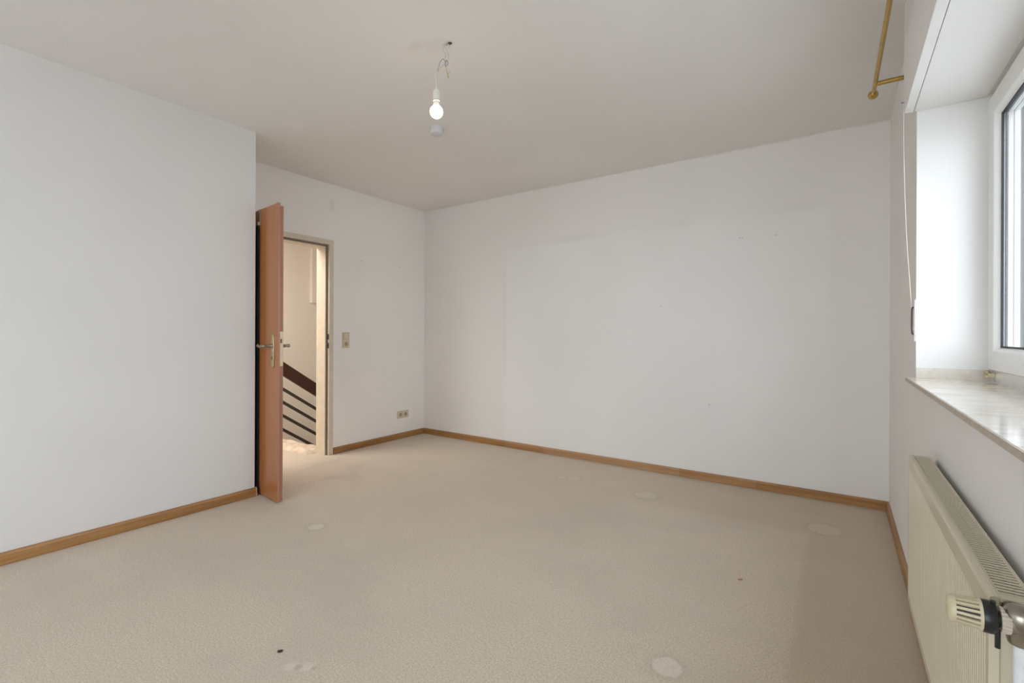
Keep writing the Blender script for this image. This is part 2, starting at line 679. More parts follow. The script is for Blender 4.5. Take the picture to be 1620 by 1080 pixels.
# ------------------------------------------------------------------ room shell
DX, LX, WX, BY, RY, H = -3.88, -3.315, .257, 3.87, -3.0, 2.5
ALC = 1.69                                  # alcove side of the left wall block
bm = newbm()
box(bm, -4.03, .6, RY - .2, BY + .2, -.12, 0)
struct('floor', bm, M['carpet'], 'beige loop-pile carpet floor with furniture dents and worn patches')
bm = newbm()
box(bm, -4.03, .62, RY - .2, BY + .2, H, H + .12)
struct('ceiling', bm, M['ceiling'], 'plain white ceiling over the empty room')
bm = newbm()
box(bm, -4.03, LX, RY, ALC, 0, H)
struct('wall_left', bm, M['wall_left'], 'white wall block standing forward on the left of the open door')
bm = newbm()
slab_with_holes(bm, 0, -4.03, DX, (ALC, 5.2), (0, H), [(1.765, 2.665, -1, 1.962)])
struct('wall_entry', bm, M['wall_entry'], 'white wall with the doorway and the light switch')
bm = newbm()
box(bm, DX, .62, BY, BY + .2, 0, H)
struct('wall_back', bm, M['wall_back'], 'wide white back wall with the faint outline of a removed cupboard')
WIN = (.3, 2.575, .927, 2.058)
bm = newbm()
slab_with_holes(bm, 0, WX, .62, (RY, BY), (0, H), [WIN, (-2.7, -1.7, .05, 2.25)])
struct('wall_right', bm, M['wall_right'], 'white window wall with radiator on the right')
bm = newbm()
slab_with_holes(bm, 1, RY - .2, RY, (-4.03, .62), (0, H), [(-3.0, .2, .3, 2.4)])
struct('wall_rear', bm, M['wall'], 'white wall behind the viewpoint with a wide window added for fill light')
bm = newbm()
box(bm, -30, 40, -40, 40, -3.1, -3.0)
struct('ground', bm, M['ground'], 'garden ground below the windows')

# rear window, out of view, added and sized to fill the room with daylight
win2 = tag(empty('fill_window', (-1.4, RY - .1, .3)), 'wide unseen window added behind the viewpoint for daylight fill', kind='structure')
for nm, x0, x1 in (('sash', -1.6, 0.0), ('sash', 0.0, 1.6)):
    bm = newbm()
    slab_with_holes(bm, 1, -.03, .03, (x0, x1), (0, 2.1), [(x0 + .08, x1 - .08, .08, 2.02)])
    s = obj(nm, bm, M['pvc'], win2)
    bm = newbm()
    box(bm, x0 + .075, x1 - .075, -.004, .004, .075, 2.025)
    obj('glass_pane', bm, M['glass'], s)

win3 = tag(empty('fill_door', (.5, -2.2, .05)), 'unseen glazed door added behind the viewpoint for daylight fill', kind='structure')  # added opening that brings more sky light onto the walls
for y0, y1 in ((-.5, 0.5),):
    bm = newbm()
    slab_with_holes(bm, 0, -.03, .03, (y0, y1), (0, 2.2), [(y0 + .08, y1 - .08, .08, 2.12)])
    s = obj('sash', bm, M['pvc'], win3)
    bm = newbm()
    box(bm, -.004, .004, y0 + .075, y1 - .075, .075, 2.125)
    obj('glass_pane', bm, M['glass'], s)

# ------------------------------------------------------------------ hall beyond the door
bm = newbm()
box(bm, -5.0, -4.03, .4, 2.53, -.12, 0)
struct('floor_hall', bm, M['carpet'], 'beige carpet of the landing beyond the doorway')
bm = newbm()
box(bm, -6.15, -5.95, .2, 5.2, -2.8, H)
struct('wall_hall', bm, M['hall_wall'], 'cream stairwell wall seen through the doorway')
bm = newbm()
box(bm, -5.95, -4.03, 5.0, 5.2, -2.8, H)
struct('wall_hall_end', bm, M['hall_wall'], 'cream stairwell end wall')
bm = newbm()
box(bm, -5.95, -4.03, .2, .4, -2.8, H)
struct('wall_hall_side', bm, M['hall_wall'], 'cream landing side wall')
bm = newbm()
box(bm, -6.15, -4.03, .2, 5.2, H, H + .12)
struct('ceiling_hall', bm, M['hall_wall'], 'cream stairwell ceiling')
bm = newbm()
box(bm, -4.13, -4.03, .2, 5.2, -2.8, -.12)
struct('wall_stairs', bm, M['hall_wall'], 'cream wall beside the lower stairs')
bm = newbm()
box(bm, -6.15, -4.03, .2, 5.2, -2.92, -2.8)
struct('floor_lower', bm, M['stair'], 'lower stairwell floor')
bm = newbm()
box(bm, -5.95, -5.90, 3.765, 5.0, 1.535, H)
bevel(bm, .012)
struct('trim_1', bm, M['hall_wall'], 'cream boxed-in ledge high on the stairwell wall')

st = tag(empty('stairs', (-4.5, 2.53, 0)), 'flight of steps going down behind the doorway', kind='structure')
for i in range(9):
    bm = newbm()
    y0 = .25 * i
    z1 = -.02 - .18 * i
    box(bm, -.485, .46, y0, y0 + .27, z1 - .05, z1)
    bevel(bm, .008)
    obj('step', bm, M['stair'], st)

# rumpled carpet piece on the top step
bm = newbm()
NX, NY = 44, 14
grid = []
for i in range(NX + 1):
    row = []
    for j in range(NY + 1):
        x = -4.965 + .905 * i / NX
        y = 2.535 + .245 * j / NY
        e = min(1, min(i, NX - i) / 3, min(j, NY - j) / 2.5)
        b_ = .5 + .5 * math.sin(x * 26 + 1.6 * math.sin(y * 22)) * math.cos(y * 20 + x * 7)
        z = -.018 + .028 * e ** .6 + .022 * e * b_ + .004 * random.random()
        row.append(bm.verts.new((x, y, z)))
    grid.append(row)
for i in range(NX):
    for j in range(NY):
        bm.faces.new((grid[i][j], grid[i + 1][j], grid[i + 1][j + 1], grid[i][j + 1]))
r = bmesh.ops.extrude_face_region(bm, geom=bm.faces[:])
for v in [g for g in r['geom'] if isinstance(g, bmesh.types.BMVert)]:
    v.co.z = -.0195
tag(obj('stair_mat', bm, M['mat'], smooth=True), 'rumpled beige mat on the top step beyond the doorway', 'mat')

# stair railing: slopes down away from the landing
rail = tag(empty('stair_railing', (-5.03, 2.47, -.5)), 'dark brown stair railing with sloping bars beyond the doorway', 'railing')
SL = -(.826 - .544) / (3.257 - 2.835)


def slope_bar(bm, ytop, zt, y0, y1, hgt, th, x=-5.0):
    # zt: height of the top edge at y = ytop
    o = Vector((-5.03, 2.47, -.5))
    pts = [(y0, zt + SL * (y0 - ytop)), (y1, zt + SL * (y1 - ytop)), (y1, zt + SL * (y1 - ytop) - hgt), (y0, zt + SL * (y0 - ytop) - hgt)]
    prism(bm, [(p[0] - o.y, p[1] - o.z) for p in pts], 0, x - th - o.x, x - o.x)


bm = newbm()
slope_bar(bm, 2.835, .826, 2.52, 4.6, .15, .045)
bevel(bm, .004, 1)
obj('handrail', bm, M['rail_wood'], rail)
for zt in (.545, .401, .254, .102):
    bm = newbm()
    slope_bar(bm, 2.84, zt, 2.52, 4.6, .036, .022, -5.012)
    obj('bar', bm, M['rail_bar'], rail)
for y in (2.47, 4.6):
    bm = newbm()
    zt = .95 + SL * (y - 2.7) + .08
    zb = 0 if y < 3 else -1.62
    box(bm, -.03, .03, y - 2.47, y - 2.47 + .06, zb + .5 - .3, zt + .5)
    bevel(bm, .004, 1)
    obj('post', bm, M['rail_bar'], rail)

# ------------------------------------------------------------------ door
door = tag(empty('door_1', (DX, 1.79, 0)), 'open red-brown wooden door in a cream frame', kind='structure')
D = Vector((DX, 1.79, 0))


def dl(bm):
    bmesh.ops.translate(bm, verts=bm.verts[:], vec=-D)
    return bm


# frame: room-side face, rebate, deep lining (one steel profile swept round three sides)
FT = 1.982
bm = newbm()
prof = [(-4.045, .0), (-4.045, .030), (-3.905, .030), (-3.905, .046), (-3.872, .046), (-3.872, .0)]   # (x, inset from outer edge)
# outer edge path: left bottom -> left top -> right top -> right bottom
y_l, y_r = 1.755, 2.692
frame_rows = []
for (x, ins) in prof:
    frame_rows.append([(x, y_l + ins + .0, 0), (x, y_l + ins, FT - ins), (x, y_r - ins, FT - ins), (x, y_r - ins, 0)])
# inner rebate: room side opening is wider than the lining
prof2 = [(-4.045, .0), (-4.045, .062), (-3.908, .062), (-3.908, .044), (-3.872, .044), (-3.872, .0)]
rings = []
for k in range(4):
    ring = []
    for (x, ins) in prof2:
        if k == 0:
            ring.append(bm.verts.new((x, y_l + ins, 0)))
        elif k == 1:
            ring.append(bm.verts.new((x, y_l + ins, FT - ins)))
        elif k == 2:
            ring.append(bm.verts.new((x, y_r - ins, FT - ins)))
        else:
            ring.append(bm.verts.new((x, y_r - ins, 0)))
    rings.append(ring)
for a, b in zip(rings, rings[1:]):
    for i in range(6):
        j = (i + 1) % 6
        bm.faces.new((a[i], a[j], b[j], b[i]))
bm.faces.new(rings[0])
bm.faces.new(rings[3][::-1])
frame = obj('door_frame', dl(bm), M['frame_paint'], door)
# grey seal in the rebate
bm = newbm()
rings = []
for k in range(4):
    ring = []
    for (x, ins) in [(-3.9075, .045), (-3.9075, .0615), (-3.898, .060), (-3.897, .046)]:
        yy = y_l + ins if k < 2 else y_r - ins
        zz = 0.002 if k in (0, 3) else FT - ins
        ring.append(bm.verts.new((x, yy, zz)))
    rings.append(ring)
for a, b in zip(rings, rings[1:]):
    for i in range(4):
        j = (i + 1) % 4
        bm.faces.new((a[i], a[j], b[j], b[i]))
bm.faces.new(rings[0])
bm.faces.new(rings[3][::-1])
obj('seal', dl(bm), M['seal'], frame)
for z0, z1 in ((1.065, 1.115), (.985, 1.035)):
    bm = newbm()
    box(bm, -3.893, -3.877, y_r - .0475, y_r - .0435, z0, z1)
    obj('strike_slot', dl(bm), M['dark_hole'], frame)

# leaf, hinged at the left jamb and swung into the room
LA = math.radians(-6.0)
leaf_root = Matrix.Translation(Vector((-3.8835, 1.7875, 0)) - D) @ Matrix.Rotation(LA, 4, 'Z')
LW = .845
bm = newbm()
# rebated section (outline seen from above) for the sides, lower at the top
out = [(0, 0), (LW, 0), (LW, .014), (LW - .013, .014), (LW - .013, .040), (0.012, .040), (.012, .014), (0, .014)]
prism(bm, out, 2, .008, 1.963)
v_ = prism(bm, [(0, 0), (LW, 0), (LW, .014), (0, .014)], 2, 1.963, 1.979)
bmesh.ops.remove_doubles(bm, verts=bm.verts[:], dist=1e-5)
leaf = obj('leaf', bm, M['door_wood'], door)
leaf.matrix_local = leaf_root
bm = newbm()
box(bm, LW - .0131, LW - .0119, .0145, .0398, .0085, 1.9625)
obj('edge_band', bm, M['door_edge'], leaf)
bm = newbm()
box(bm, LW - .0005, LW + .0006, .0002, .0138, .0085, 1.9785)
obj('edge_band', bm, M['door_edge'], leaf)
# lock plate on the edge with its latch and bolt
bm = newbm()
box(bm, LW - .0122, LW - .0098, .0165, .0385, .90, 1.13)
bevel(bm, .001, 1)
lp = obj('lock_plate', bm, M['lock_plate'], leaf)
bm = newbm()
prism(bm, [(LW - .0105, .021), (LW - .0015, .0225), (LW - .0105, .034)], 2, 1.055, 1.082)
obj('latch', bm, M['bronze'], lp)
bm = newbm()
box(bm, LW - .0105, LW - .009, .022, .033, .965, .995)
obj('bolt', bm, M['steel'], lp)
UC = LW - .067


def rounded_plate(bm, cx_, z0, z1, w_, y0, y1, seg=8):
    pts = []
    r_ = w_ / 2
    for i in range(seg + 1):
        a = math.pi * i / seg
        pts.append((cx_ + r_ * math.cos(a), z1 - r_ * .9 + r_ * .9 * math.sin(a)))
    for i in range(seg + 1):
        a = math.pi + math.pi * i / seg
        pts.append((cx_ + r_ * math.cos(a), z0 + r_ * .9 + r_ * .9 * math.sin(a)))
    prism(bm, pts, 1, y0, y1)


for side in (-1, 1):
    ya = -.0085 if side < 0 else .040
    yb = 0.0 if side < 0 else .0485
    bm = newbm()
    rounded_plate(bm, UC, .890, 1.114, .036, ya, yb)
    bevel(bm, .003, 2, 50)
    bp = obj('backplate', bm, M['old_brass'], leaf, smooth=True)
    bm = newbm()
    y0 = -.009 if side < 0 else .0487
    rounded_plate(bm, UC, .942, .968, .010, min(y0, y0 - .0012 * -side), max(y0, y0 - .0012 * -side))
    obj('keyhole', bm, M['dark_hole'], bp)
    ys = -.0085 if side < 0 else .0485
    s = side
    bm = newbm()
    lathe(bm, [(0, 0), (.016, 0), (.016, .004), (.011, .008), (.009, .02), (.0085, .036), (.010, .046), (.012, .050), (.0115, .056), (.007, .061), (0, .062)], 18,
          Matrix.Translation((UC, ys, 1.035)) @ Matrix.Rotation(math.pi / 2 * (1 if s < 0 else -1), 4, 'X'))
    yl = ys + s * .050
    tube(bm, [(UC + .004, yl, 1.035), (UC - .02, yl + s * .004, 1.036), (UC - .045, yl + s * .004, 1.033), (UC - .066, yl + s * .002, 1.030),
              (UC - .085, yl, 1.033), (UC - .100, yl, 1.040), (UC - .113, yl, 1.034), (UC - .122, yl, 1.030)],
         [.0095, .0085, .008, .0095, .0085, .0065, .006, .004], 10, 5, 1.0)
    obj('lever', bm, M['bronze'], leaf, smooth=True)
# hinges at the jamb
for z in (.25, 1.70):
    bm = newbm()
    lathe(bm, [(0, 0), (.008, .001), (.008, .079), (0, .08)], 14, Matrix.Translation((-.007, .004, z)))
    obj('hinge', bm, M['steel'], leaf, smooth=True)

# over-door hook, and a black board added as the deep shade in the gap
hk = tag(empty('over_door_hook', (-3.36, 1.72, 1.93)), 'silver over-door hook on the top edge of the open door', 'hook')
Lm = Matrix.Translation((-3.8835, 1.7875, 0)) @ Matrix.Rotation(LA, 4, 'Z')
HI = Matrix.Translation((3.36, -1.72, -1.93))
bm = newbm()
hu = .543
prism(bm, [(-.0025, 1.870), (0, 1.870), (0, 1.9795), (.0143, 1.9795), (.0143, 1.966), (.0165, 1.966), (.0165, 1.982), (-.0025, 1.982)], 0, hu, hu + .016)
bmesh.ops.transform(bm, matrix=HI @ Lm, verts=bm.verts[:])
obj('strap', bm, M['steel'], hk)
bm = newbm()
box(bm, hu - .004, hu + .02, -.018, -.0025, 1.868, 1.893)
bevel(bm, .002, 1)
bmesh.ops.transform(bm, matrix=HI @ Lm, verts=bm.verts[:])
obj('hook_block', bm, M['steel'], hk)
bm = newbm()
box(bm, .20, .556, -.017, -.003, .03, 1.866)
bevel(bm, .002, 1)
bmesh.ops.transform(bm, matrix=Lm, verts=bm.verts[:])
tag(obj('gap_shade_board', bm, M['gap_shade']), 'tall thin black board added as the deep shade in the gap behind the open door', 'board')

# ------------------------------------------------------------------ baseboards
SK_H, SK_T = .060, .016


def skirt(bm, axis, a0, a1, face, dirn, m0=0.0, m1=0.0):
    """board along axis from a0 to a1; wall plane at face, standing out along dirn; m0/m1 mitre"""
    prof = [(0, 0.001), (SK_T, 0.001), (SK_T, SK_H - .012), (SK_T - .004, SK_H - .003), (SK_T - .008, SK_H), (0, SK_H)]
    lo, hi = [], []
    for (d, z) in prof:
        for (a, m, L) in ((a0, m0, lo), (a1, m1, hi)):
            q = a + m * d
            L.append(bm.verts.new((face + dirn * d, q, z) if axis == 1 else (q, face + dirn * d, z)))
    n = len(prof)
    bm.faces.new(lo)
    bm.faces.new(hi[::-1])
    for i in range(n):
        j = (i + 1) % n
        bm.faces.new((lo[i], lo[j], hi[j], hi[i]))


bl = tag(empty('baseboard_left', (LX, 0, 0)), 'oak baseboard along the left wall', kind='structure')


def sk_obj(parent, axis, a0, a1, face, dirn, mat, m0=0, m1=0):
    bm = newbm()
    skirt(bm, axis, a0, a1, face, dirn, m0, m1)
    bmesh.ops.translate(bm, verts=bm.verts[:], vec=-parent.location)
    return obj('skirting_board', bm, mat, parent)


sk_obj(bl, 1, RY, ALC + .004, LX, 1, M['oak_y'])
bm = newbm()
prism(bm, [(0, .001), (SK_T + .001, .001), (SK_T + .001, SK_H - .012), (SK_T - .003, SK_H - .002), (SK_T - .008, SK_H + .001), (0, SK_H + .001)], 1, ALC + .004, ALC + .009)
obj('end_cap', bm, M['oak_end'], bl)
be = tag(empty('baseboard_entry', (DX, 3, 0)), 'oak baseboard between the doorway and the back corner', kind='structure')
sk_obj(be, 1, y_r + .002, BY, DX, 1, M['oak_y'], 0, -1)
bb = tag(empty('baseboard_back', (-1.8, BY, 0)), 'oak baseboard along the back wall in lengths of differing tone', kind='structure')
cuts = [(DX, -2.738, 'oak_x'), (-2.737, -2.302, 'oak_x3'), (-2.301, -1.05, 'oak_x2'), (-1.049, -.5, 'oak_x3'), (-.499, WX, 'oak_x')]
for k, (a, b, m) in enumerate(cuts):
    sk_obj(bb, 0, a, b, BY, -1, M[m], 1 if k == 0 else 0, -1 if k == len(cuts) - 1 else 0)
br = tag(empty('baseboard_right', (WX, 3, 0)), 'oak baseboard along the window wall', kind='structure')
sk_obj(br, 1, 1.6, BY, WX, -1, M['oak_y'], 0, -1)
sk_obj(br, 1, RY, 1.599, WX, -1, M['oak_y'], 0, 0)

# ------------------------------------------------------------------ window
win = tag(empty('window_1', (WX, 1.54, .945)), 'white double-sash window over a marble sill', kind='structure')
WO = -Vector((WX, 1.54, .945))


def wl(bm):
    bmesh.ops.translate(bm, verts=bm.verts[:], vec=WO)
    return bm


SZ = .9445
bm = newbm()
slab_with_holes(bm, 0, .487, .537, (.3, 2.575), (SZ, 2.055), [(.365, 1.405, SZ + .06, 1.99), (1.475, 2.51, SZ + .06, 1.99)])
obj('fixed_frame', wl(bm), M['pvc'], win)
for (y0, y1) in ((.315, 1.435), (1.445, 2.560)):
    z0, z1 = .988, 2.028
    # room-side profile: flat face, bevelled glazing bead, then down to the glass
    prof = [(.5365, 0.0), (.472, 0.0), (.468, .004), (.468, .072), (.470, .075), (.486, .086), (.5365, .086)]
    bm = newbm()
    rings = []
    for (ya, za, sy, sz) in ((y0, z0, 1, 1), (y1, z0, -1, 1), (y1, z1, -1, -1), (y0, z1, 1, -1)):
        rings.append([bm.verts.new((x, ya + sy * i_, za + sz * i_)) for (x, i_) in prof])
    for k in range(4):
        a, b = rings[k], rings[(k + 1) % 4]
        for i in range(len(prof)):
            j = (i + 1) % len(prof)
            bm.faces.new((a[i], a[j], b[j], b[i]))
    sash = obj('sash', wl(bm), M['pvc'], win)
    g = .0865
    bm = newbm()
    box(bm, .493, .4975, y0 + g, y1 - g, z0 + g, z1 - g)
    obj('glass_pane', wl(bm), M['glass'], sash)
    bm = newbm()
    slab_with_holes(bm, 0, .4865, .4928, (y0 + .0862, y1 - .0862), (z0 + .0862, z1 - .0862), [(y0 + .0925, y1 - .0925, z0 + .0925, z1 - .0925)])
    obj('gasket', wl(bm), M['gasket'], sash)
    bm = newbm()
    slab_with_holes(bm, 0, .4978, .5045, (y0 + .0862, y1 - .0862), (z0 + .0862, z1 - .0862), [(y0 + .0885, y1 - .0885, z0 + .0885, z1 - .0885)])
    obj('spacer', wl(bm), M['spacer'], sash)
    bm = newbm()
    slab_with_holes(bm, 0, .5195, .5208, (y0 + .0860, y1 - .0860), (z0 + .0860, z1 - .0860), [(y0 + .0868, y1 - .0868, z0 + .0868, z1 - .0868)])
    obj('outer_seam', wl(bm), M['spacer'], sash)
    if y1 > 2:
        bm = newbm()
        lathe(bm, [(0, 0), (.0095, .001), (.0095, .010), (.008, .012), (.0095, .014), (.0095, .024), (.006, .027), (0, .028)], 16, Matrix.Translation((.466, y1 - .004, .957)))
        box(bm, .466, .486, y1 - .014, y1 - .001, .958, .974)
        obj('hinge', wl(bm), M['old_brass'], sash, smooth=True)
# sill: slab with ears past the reveal
bm = newbm()
sx = .226
prism(bm, [(sx, .275), (WX - .0005, .275), (WX - .0005, .3005), (.489, .3005), (.489, 2.5745), (WX - .0005, 2.5745), (WX - .0005, 2.600), (sx, 2.600)], 2, .9275, SZ)
bevel(bm, .0015, 1, 60)
sill = obj('window_sill', wl(bm), M['marble'], win)
bm = newbm()
box(bm, sx - .0012, sx + .0002, .276, 2.599, .9285, SZ - .0012)
obj('sill_edge', wl(bm), M['marble_edge'], sill)
bm = newbm()
box(bm, WX + .001, .487, 2.571, 2.575, SZ, .986)
obj('sill_upstand', wl(bm), M['marble'], win)
# roller shutter guide and outer rebate
bm = newbm()
prism(bm, [(.540, 2.575), (.540, 2.535), (.552, 2.535), (.552, 2.560), (.568, 2.560), (.568, 2.535), (.585, 2.535), (.585, 2.575)], 2, SZ, 2.055)
obj('shutter_guide', wl(bm), M['rail_alu'], win)
bm = newbm()
prism(bm, [(.540, .3), (.540, .33), (.552, .33), (.552, .315), (.568, .315), (.568, .33), (.585, .33), (.585, .3)], 2, SZ, 2.055)
obj('shutter_guide', wl(bm), M['rail_alu'], win)
bm = newbm()
box(bm, .540, .70, .26, 2.615, .905, .9265)
bevel(bm, .002, 1)
obj('outer_sill', wl(bm), M['steel'], win)

# roller-shutter casing above the window
tb = tag(empty('trim_2', (.215, 1.5, 2.055)), 'white roller shutter casing above the window', kind='structure')
bm = newbm()
box(bm, .215, WX, .15, 2.575, 2.055, H)
bevel(bm, .003, 2)
bmesh.ops.translate(bm, verts=bm.verts[:], vec=-tb.location)
obj('casing', bm, M['wall_right'], tb)
bm = newbm()
box(bm, .2475, .466, .302, 2.5735, 2.0475, 2.0575)
bevel(bm, .001, 1)
bmesh.ops.translate(bm, verts=bm.verts[:], vec=-tb.location)
obj('lid', bm, M['wall'], tb)
bm = newbm()
box(bm, .2155, .2455, .152, 2.574, 2.0475, 2.0549)
bevel(bm, .0015, 1)
bmesh.ops.translate(bm, verts=bm.verts[:], vec=-tb.location)
obj('edge_strip', bm, M['wall'], tb)

# ------------------------------------------------------------------ radiator
RX0, RX1, RYA, RYB, RZ0, RZ1 = .187, .2425, 1.012, 2.06, .235, .722
rad = tag(empty('radiator', ((RX0 + RX1) / 2, (RYA + RYB) / 2, 0)), 'cream ribbed panel radiator on the wall under the window', 'radiator')


def rl(bm):
    bmesh.ops.translate(bm, verts=bm.verts[:], vec=-rad.location)
    return bm


# front plate: fine vertical ribs below a smooth top band
NR = 66
pitch = (RYB - RYA - .03) / NR
cols = [(RYA, 0)]
y = RYA + .015
cols.append((y, 0))
for k in range(NR):
    for (f, d) in ((.08, 0), (.24, .005), (.62, .005), (.78, 0)):
        cols.append((y + pitch * f, d))
    y += pitch
cols += [(RYB - .015, 0), (RYB, 0)]
zr = [(RZ0, .004, 0), (RZ0 + .004, 0, 0), (RZ0 + .025, 0, 0), (RZ0 + .032, 0, 1), (RZ1 - .050, 0, 1), (RZ1 - .042, 0, 0), (RZ1 - .008, 0, 0), (RZ1 - .002, .002, 0), (RZ1, .006, 0)]
bm = newbm()
vg = [[bm.verts.new((RX0 + dx + d * rib, yy, z)) for (z, dx, rib) in zr] for (yy, d) in cols]
for a, b in zip(vg, vg[1:]):
    for i in range(len(zr) - 1):
        bm.faces.new((a[i], a[i + 1], b[i + 1], b[i]))
r = bmesh.ops.extrude_face_region(bm, geom=bm.faces[:])
for v in [g for g in r['geom'] if isinstance(g, bmesh.types.BMVert)]:
    v.co.x = RX0 + .012
obj('front_panel', rl(bm), M['radiator'], rad)
# grille rim, slats, dark core
bm = newbm()
slab_with_holes(bm, 2, RZ1 - .008, RZ1 - .0002, (RX0 + .0122, RX1), (RYA, RYB), [(RX0 + .0158, RX1 - .006, RYA + .016, RYB - .016)])
bevel(bm, .0012, 1, 60)
obj('grille_rim', rl(bm), M['radiator'], rad)
NS = 86
sp = (RYB - RYA - .032) / NS
first = None
for k in range(NS):
    yk = RYA + .016 + sp * (k + .5)
    if first is None:
        bm = newbm()
        box(bm, RX0 + .0155 - rad.location.x, RX1 - .0057 - rad.location.x, -sp * .25, sp * .25, RZ1 - .0022, RZ1 - .0008)
        first = obj('slat', bm, M['radiator'], rad)
        o = first
    else:
        o = first.copy()
        COL.objects.link(o)
        o.parent = rad
    o.location = (0, yk - rad.location.y, 0)
bm = newbm()
box(bm, RX0 + .0125, RX1 - .002, RYA + .02, RYB - .02, RZ0 + .03, RZ1 - .035)
obj('core', rl(bm), M['rad_in'], rad)
for (a, b) in ((RYA + .006, RYA + .0145), (RYB - .0145, RYB - .006)):
    bm = newbm()
    box(bm, RX0 + .0122, RX1 - .001, a, b, RZ0 + .004, RZ1 - .0085)
    bevel(bm, .0015, 1)
    obj('side_panel', rl(bm), M['radiator'], rad)
for yb_ in (1.3, 1.8):
    bm = newbm()
    box(bm, RX1 - .004, WX - .0003, yb_ - .02, yb_ + .02, RZ0 + .05, RZ1 - .06)
    obj('wall_bracket', rl(bm), M['steel'], rad)

# thermostatic valve in front of the near end, head pointing into the room
VX, VY, VZ = .211, .962, .710
valve = obj('valve', (lambda b: (lathe(b, [(0, -.028), (.014, -.028), (.0155, -.022), (.0155, -.006), (.019, 0.0), (.019, .016), (.016, .020), (.012, .024), (0, .026)], 20, Matrix.Translation((VX, VY, VZ))),
                                 tube(b, [(VX, VY, VZ), (VX, VY + .05, VZ)], .010, 14, 1),
                                 tube(b, [(VX + .012, VY, VZ), (VX - .012, VY, VZ)], .0165, 18, 1), b)[-1])(newbm()), M['nickel'], None, smooth=True)
valve.data.transform(Matrix.Translation(-rad.location))
valve.parent = rad
AX = Matrix.Translation((VX, VY, VZ)) @ Matrix.Rotation(-math.pi / 2, 4, 'Y')   # local +z -> -x (room)
HX = AX @ Matrix.Diagonal((.88, .88, .80, 1))
# ribbed beige collar
bm = newbm()
seg = 40
prof_ = [(.0140, .012), (.0165, .012), (.0165, .022), (.0130, .022)]
rings = []
for (r_, z_) in prof_:
    rings.append([bm.verts.new((((r_ + (.0012 if (i % 2 == 0 and r_ > .015) else 0)) * math.cos(2 * math.pi * i / seg)), ((r_ + (.0012 if (i % 2 == 0 and r_ > .015) else 0)) * math.sin(2 * math.pi * i / seg)), z_)) for i in range(seg)])
for a, b in zip(rings, rings[1:]):
    for i in range(seg):
        j = (i + 1) % seg
        bm.faces.new((a[i], a[j], b[j], b[i]))
bm.faces.new(rings[0])
bm.faces.new(rings[-1])
bmesh.ops.transform(bm, matrix=AX, verts=bm.verts[:])
obj('collar', rl(bm), M['valve_beige'], valve, smooth=False)
bm = newbm()
lathe(bm, [(0, .020), (.0125, .020), (.0125, .034), (0, .034)], 24, HX)
obj('neck', rl(bm), M['valve_black'], valve, smooth=True)
# black ring with its pointer tab
bm = newbm()
lathe(bm, [(0, .032), (.020, .032), (.0245, .035), (.0255, .040), (.0255, .049), (.0245, .0515), (0, .052)], 32, HX)
v_ = box(bm, -.0035, .0035, -.0275, .0, .0325, .0385)
for v in v_:
    pass
bmesh.ops.transform(bm, matrix=HX @ Matrix.Rotation(math.pi / 2, 4, 'Z') @ Matrix.Translation((0, 0, 0)), verts=v_)
obj('ring', rl(bm), M['valve_black'], valve, smooth=True)
bm = newbm()
tube(bm, [(VX - .0245, VY - .004, VZ - .014), (VX - .0245, VY - .004, VZ - .040)], .0032, 10, 1)
obj('lever_pin', rl(bm), M['valve_black'], valve, smooth=True)
# slotted cream head: dark core, cap, base and bars between
bm = newbm()
lathe(bm, [(0, .050), (.0195, .050), (.0185, .088), (0, .088)], 28, HX)
obj('head_core', rl(bm), M['valve_black'], valve, smooth=True)
bm = newbm()
lathe(bm, [(.0200, .0515), (.0246, .0515), (.0246, .056), (.0200, .056), (.0200, .0515)], 36, HX)
lathe(bm, [(0, .087), (.0200, .087), (.0222, .0875), (.0215, .093), (.019, .0965), (.014, .098), (0, .0985)], 36, HX)
nb = 18
for i in range(nb):
    a = 2 * math.pi * i / nb
    hw = .0021
    m_ = HX @ Matrix.Rotation(a, 4, 'Z')
    vs_ = []
    for (z_, ri, ro) in ((.055, .0185, .0246), (.088, .0180, .0222)):
        for (rr, t_) in ((ri, -hw), (ro, -hw), (ro, hw), (ri, hw)):
            vs_.append(bm.verts.new((rr, t_, z_)))
    for f in ((0, 1, 2, 3), (7, 6, 5, 4), (0, 4, 5, 1), (1, 5, 6, 2), (2, 6, 7, 3), (3, 7, 4, 0)):
        bm.faces.new([vs_[q] for q in f])
    bmesh.ops.transform(bm, matrix=m_, verts=vs_)
obj('thermostat_head', rl(bm), M['valve_cream'], valve, smooth=True)
# supply pipe down into the floor
bm = newbm()
tube(bm, [(VX, VY, VZ - .028), (VX, VY, .002)], .0082, 16, 1)
obj('supply_pipe', rl(bm), M['pipe'], rad, smooth=True)

# ------------------------------------------------------------------ ceiling lamp (bare bulb on twisted wires)
LO = Vector((-1.537, 1.687, H))
Rv = Vector((math.cos(YAW), math.sin(YAW), 0))
Fv = Vector((-math.sin(YAW), math.cos(YAW), 0))
lamp = tag(empty('bare_bulb_lamp', LO), 'lit bare bulb in a white holder hanging from twisted ceiling wires', 'lamp')
K = .003003


def W(px, py, d=0.0):
    """lamp-local point: px, py count 3 mm steps from the ceiling outlet, d is depth"""
    return Rv * ((px - 710) * K) + Vector((0, 0, -(py - 68) * K)) + Fv * d


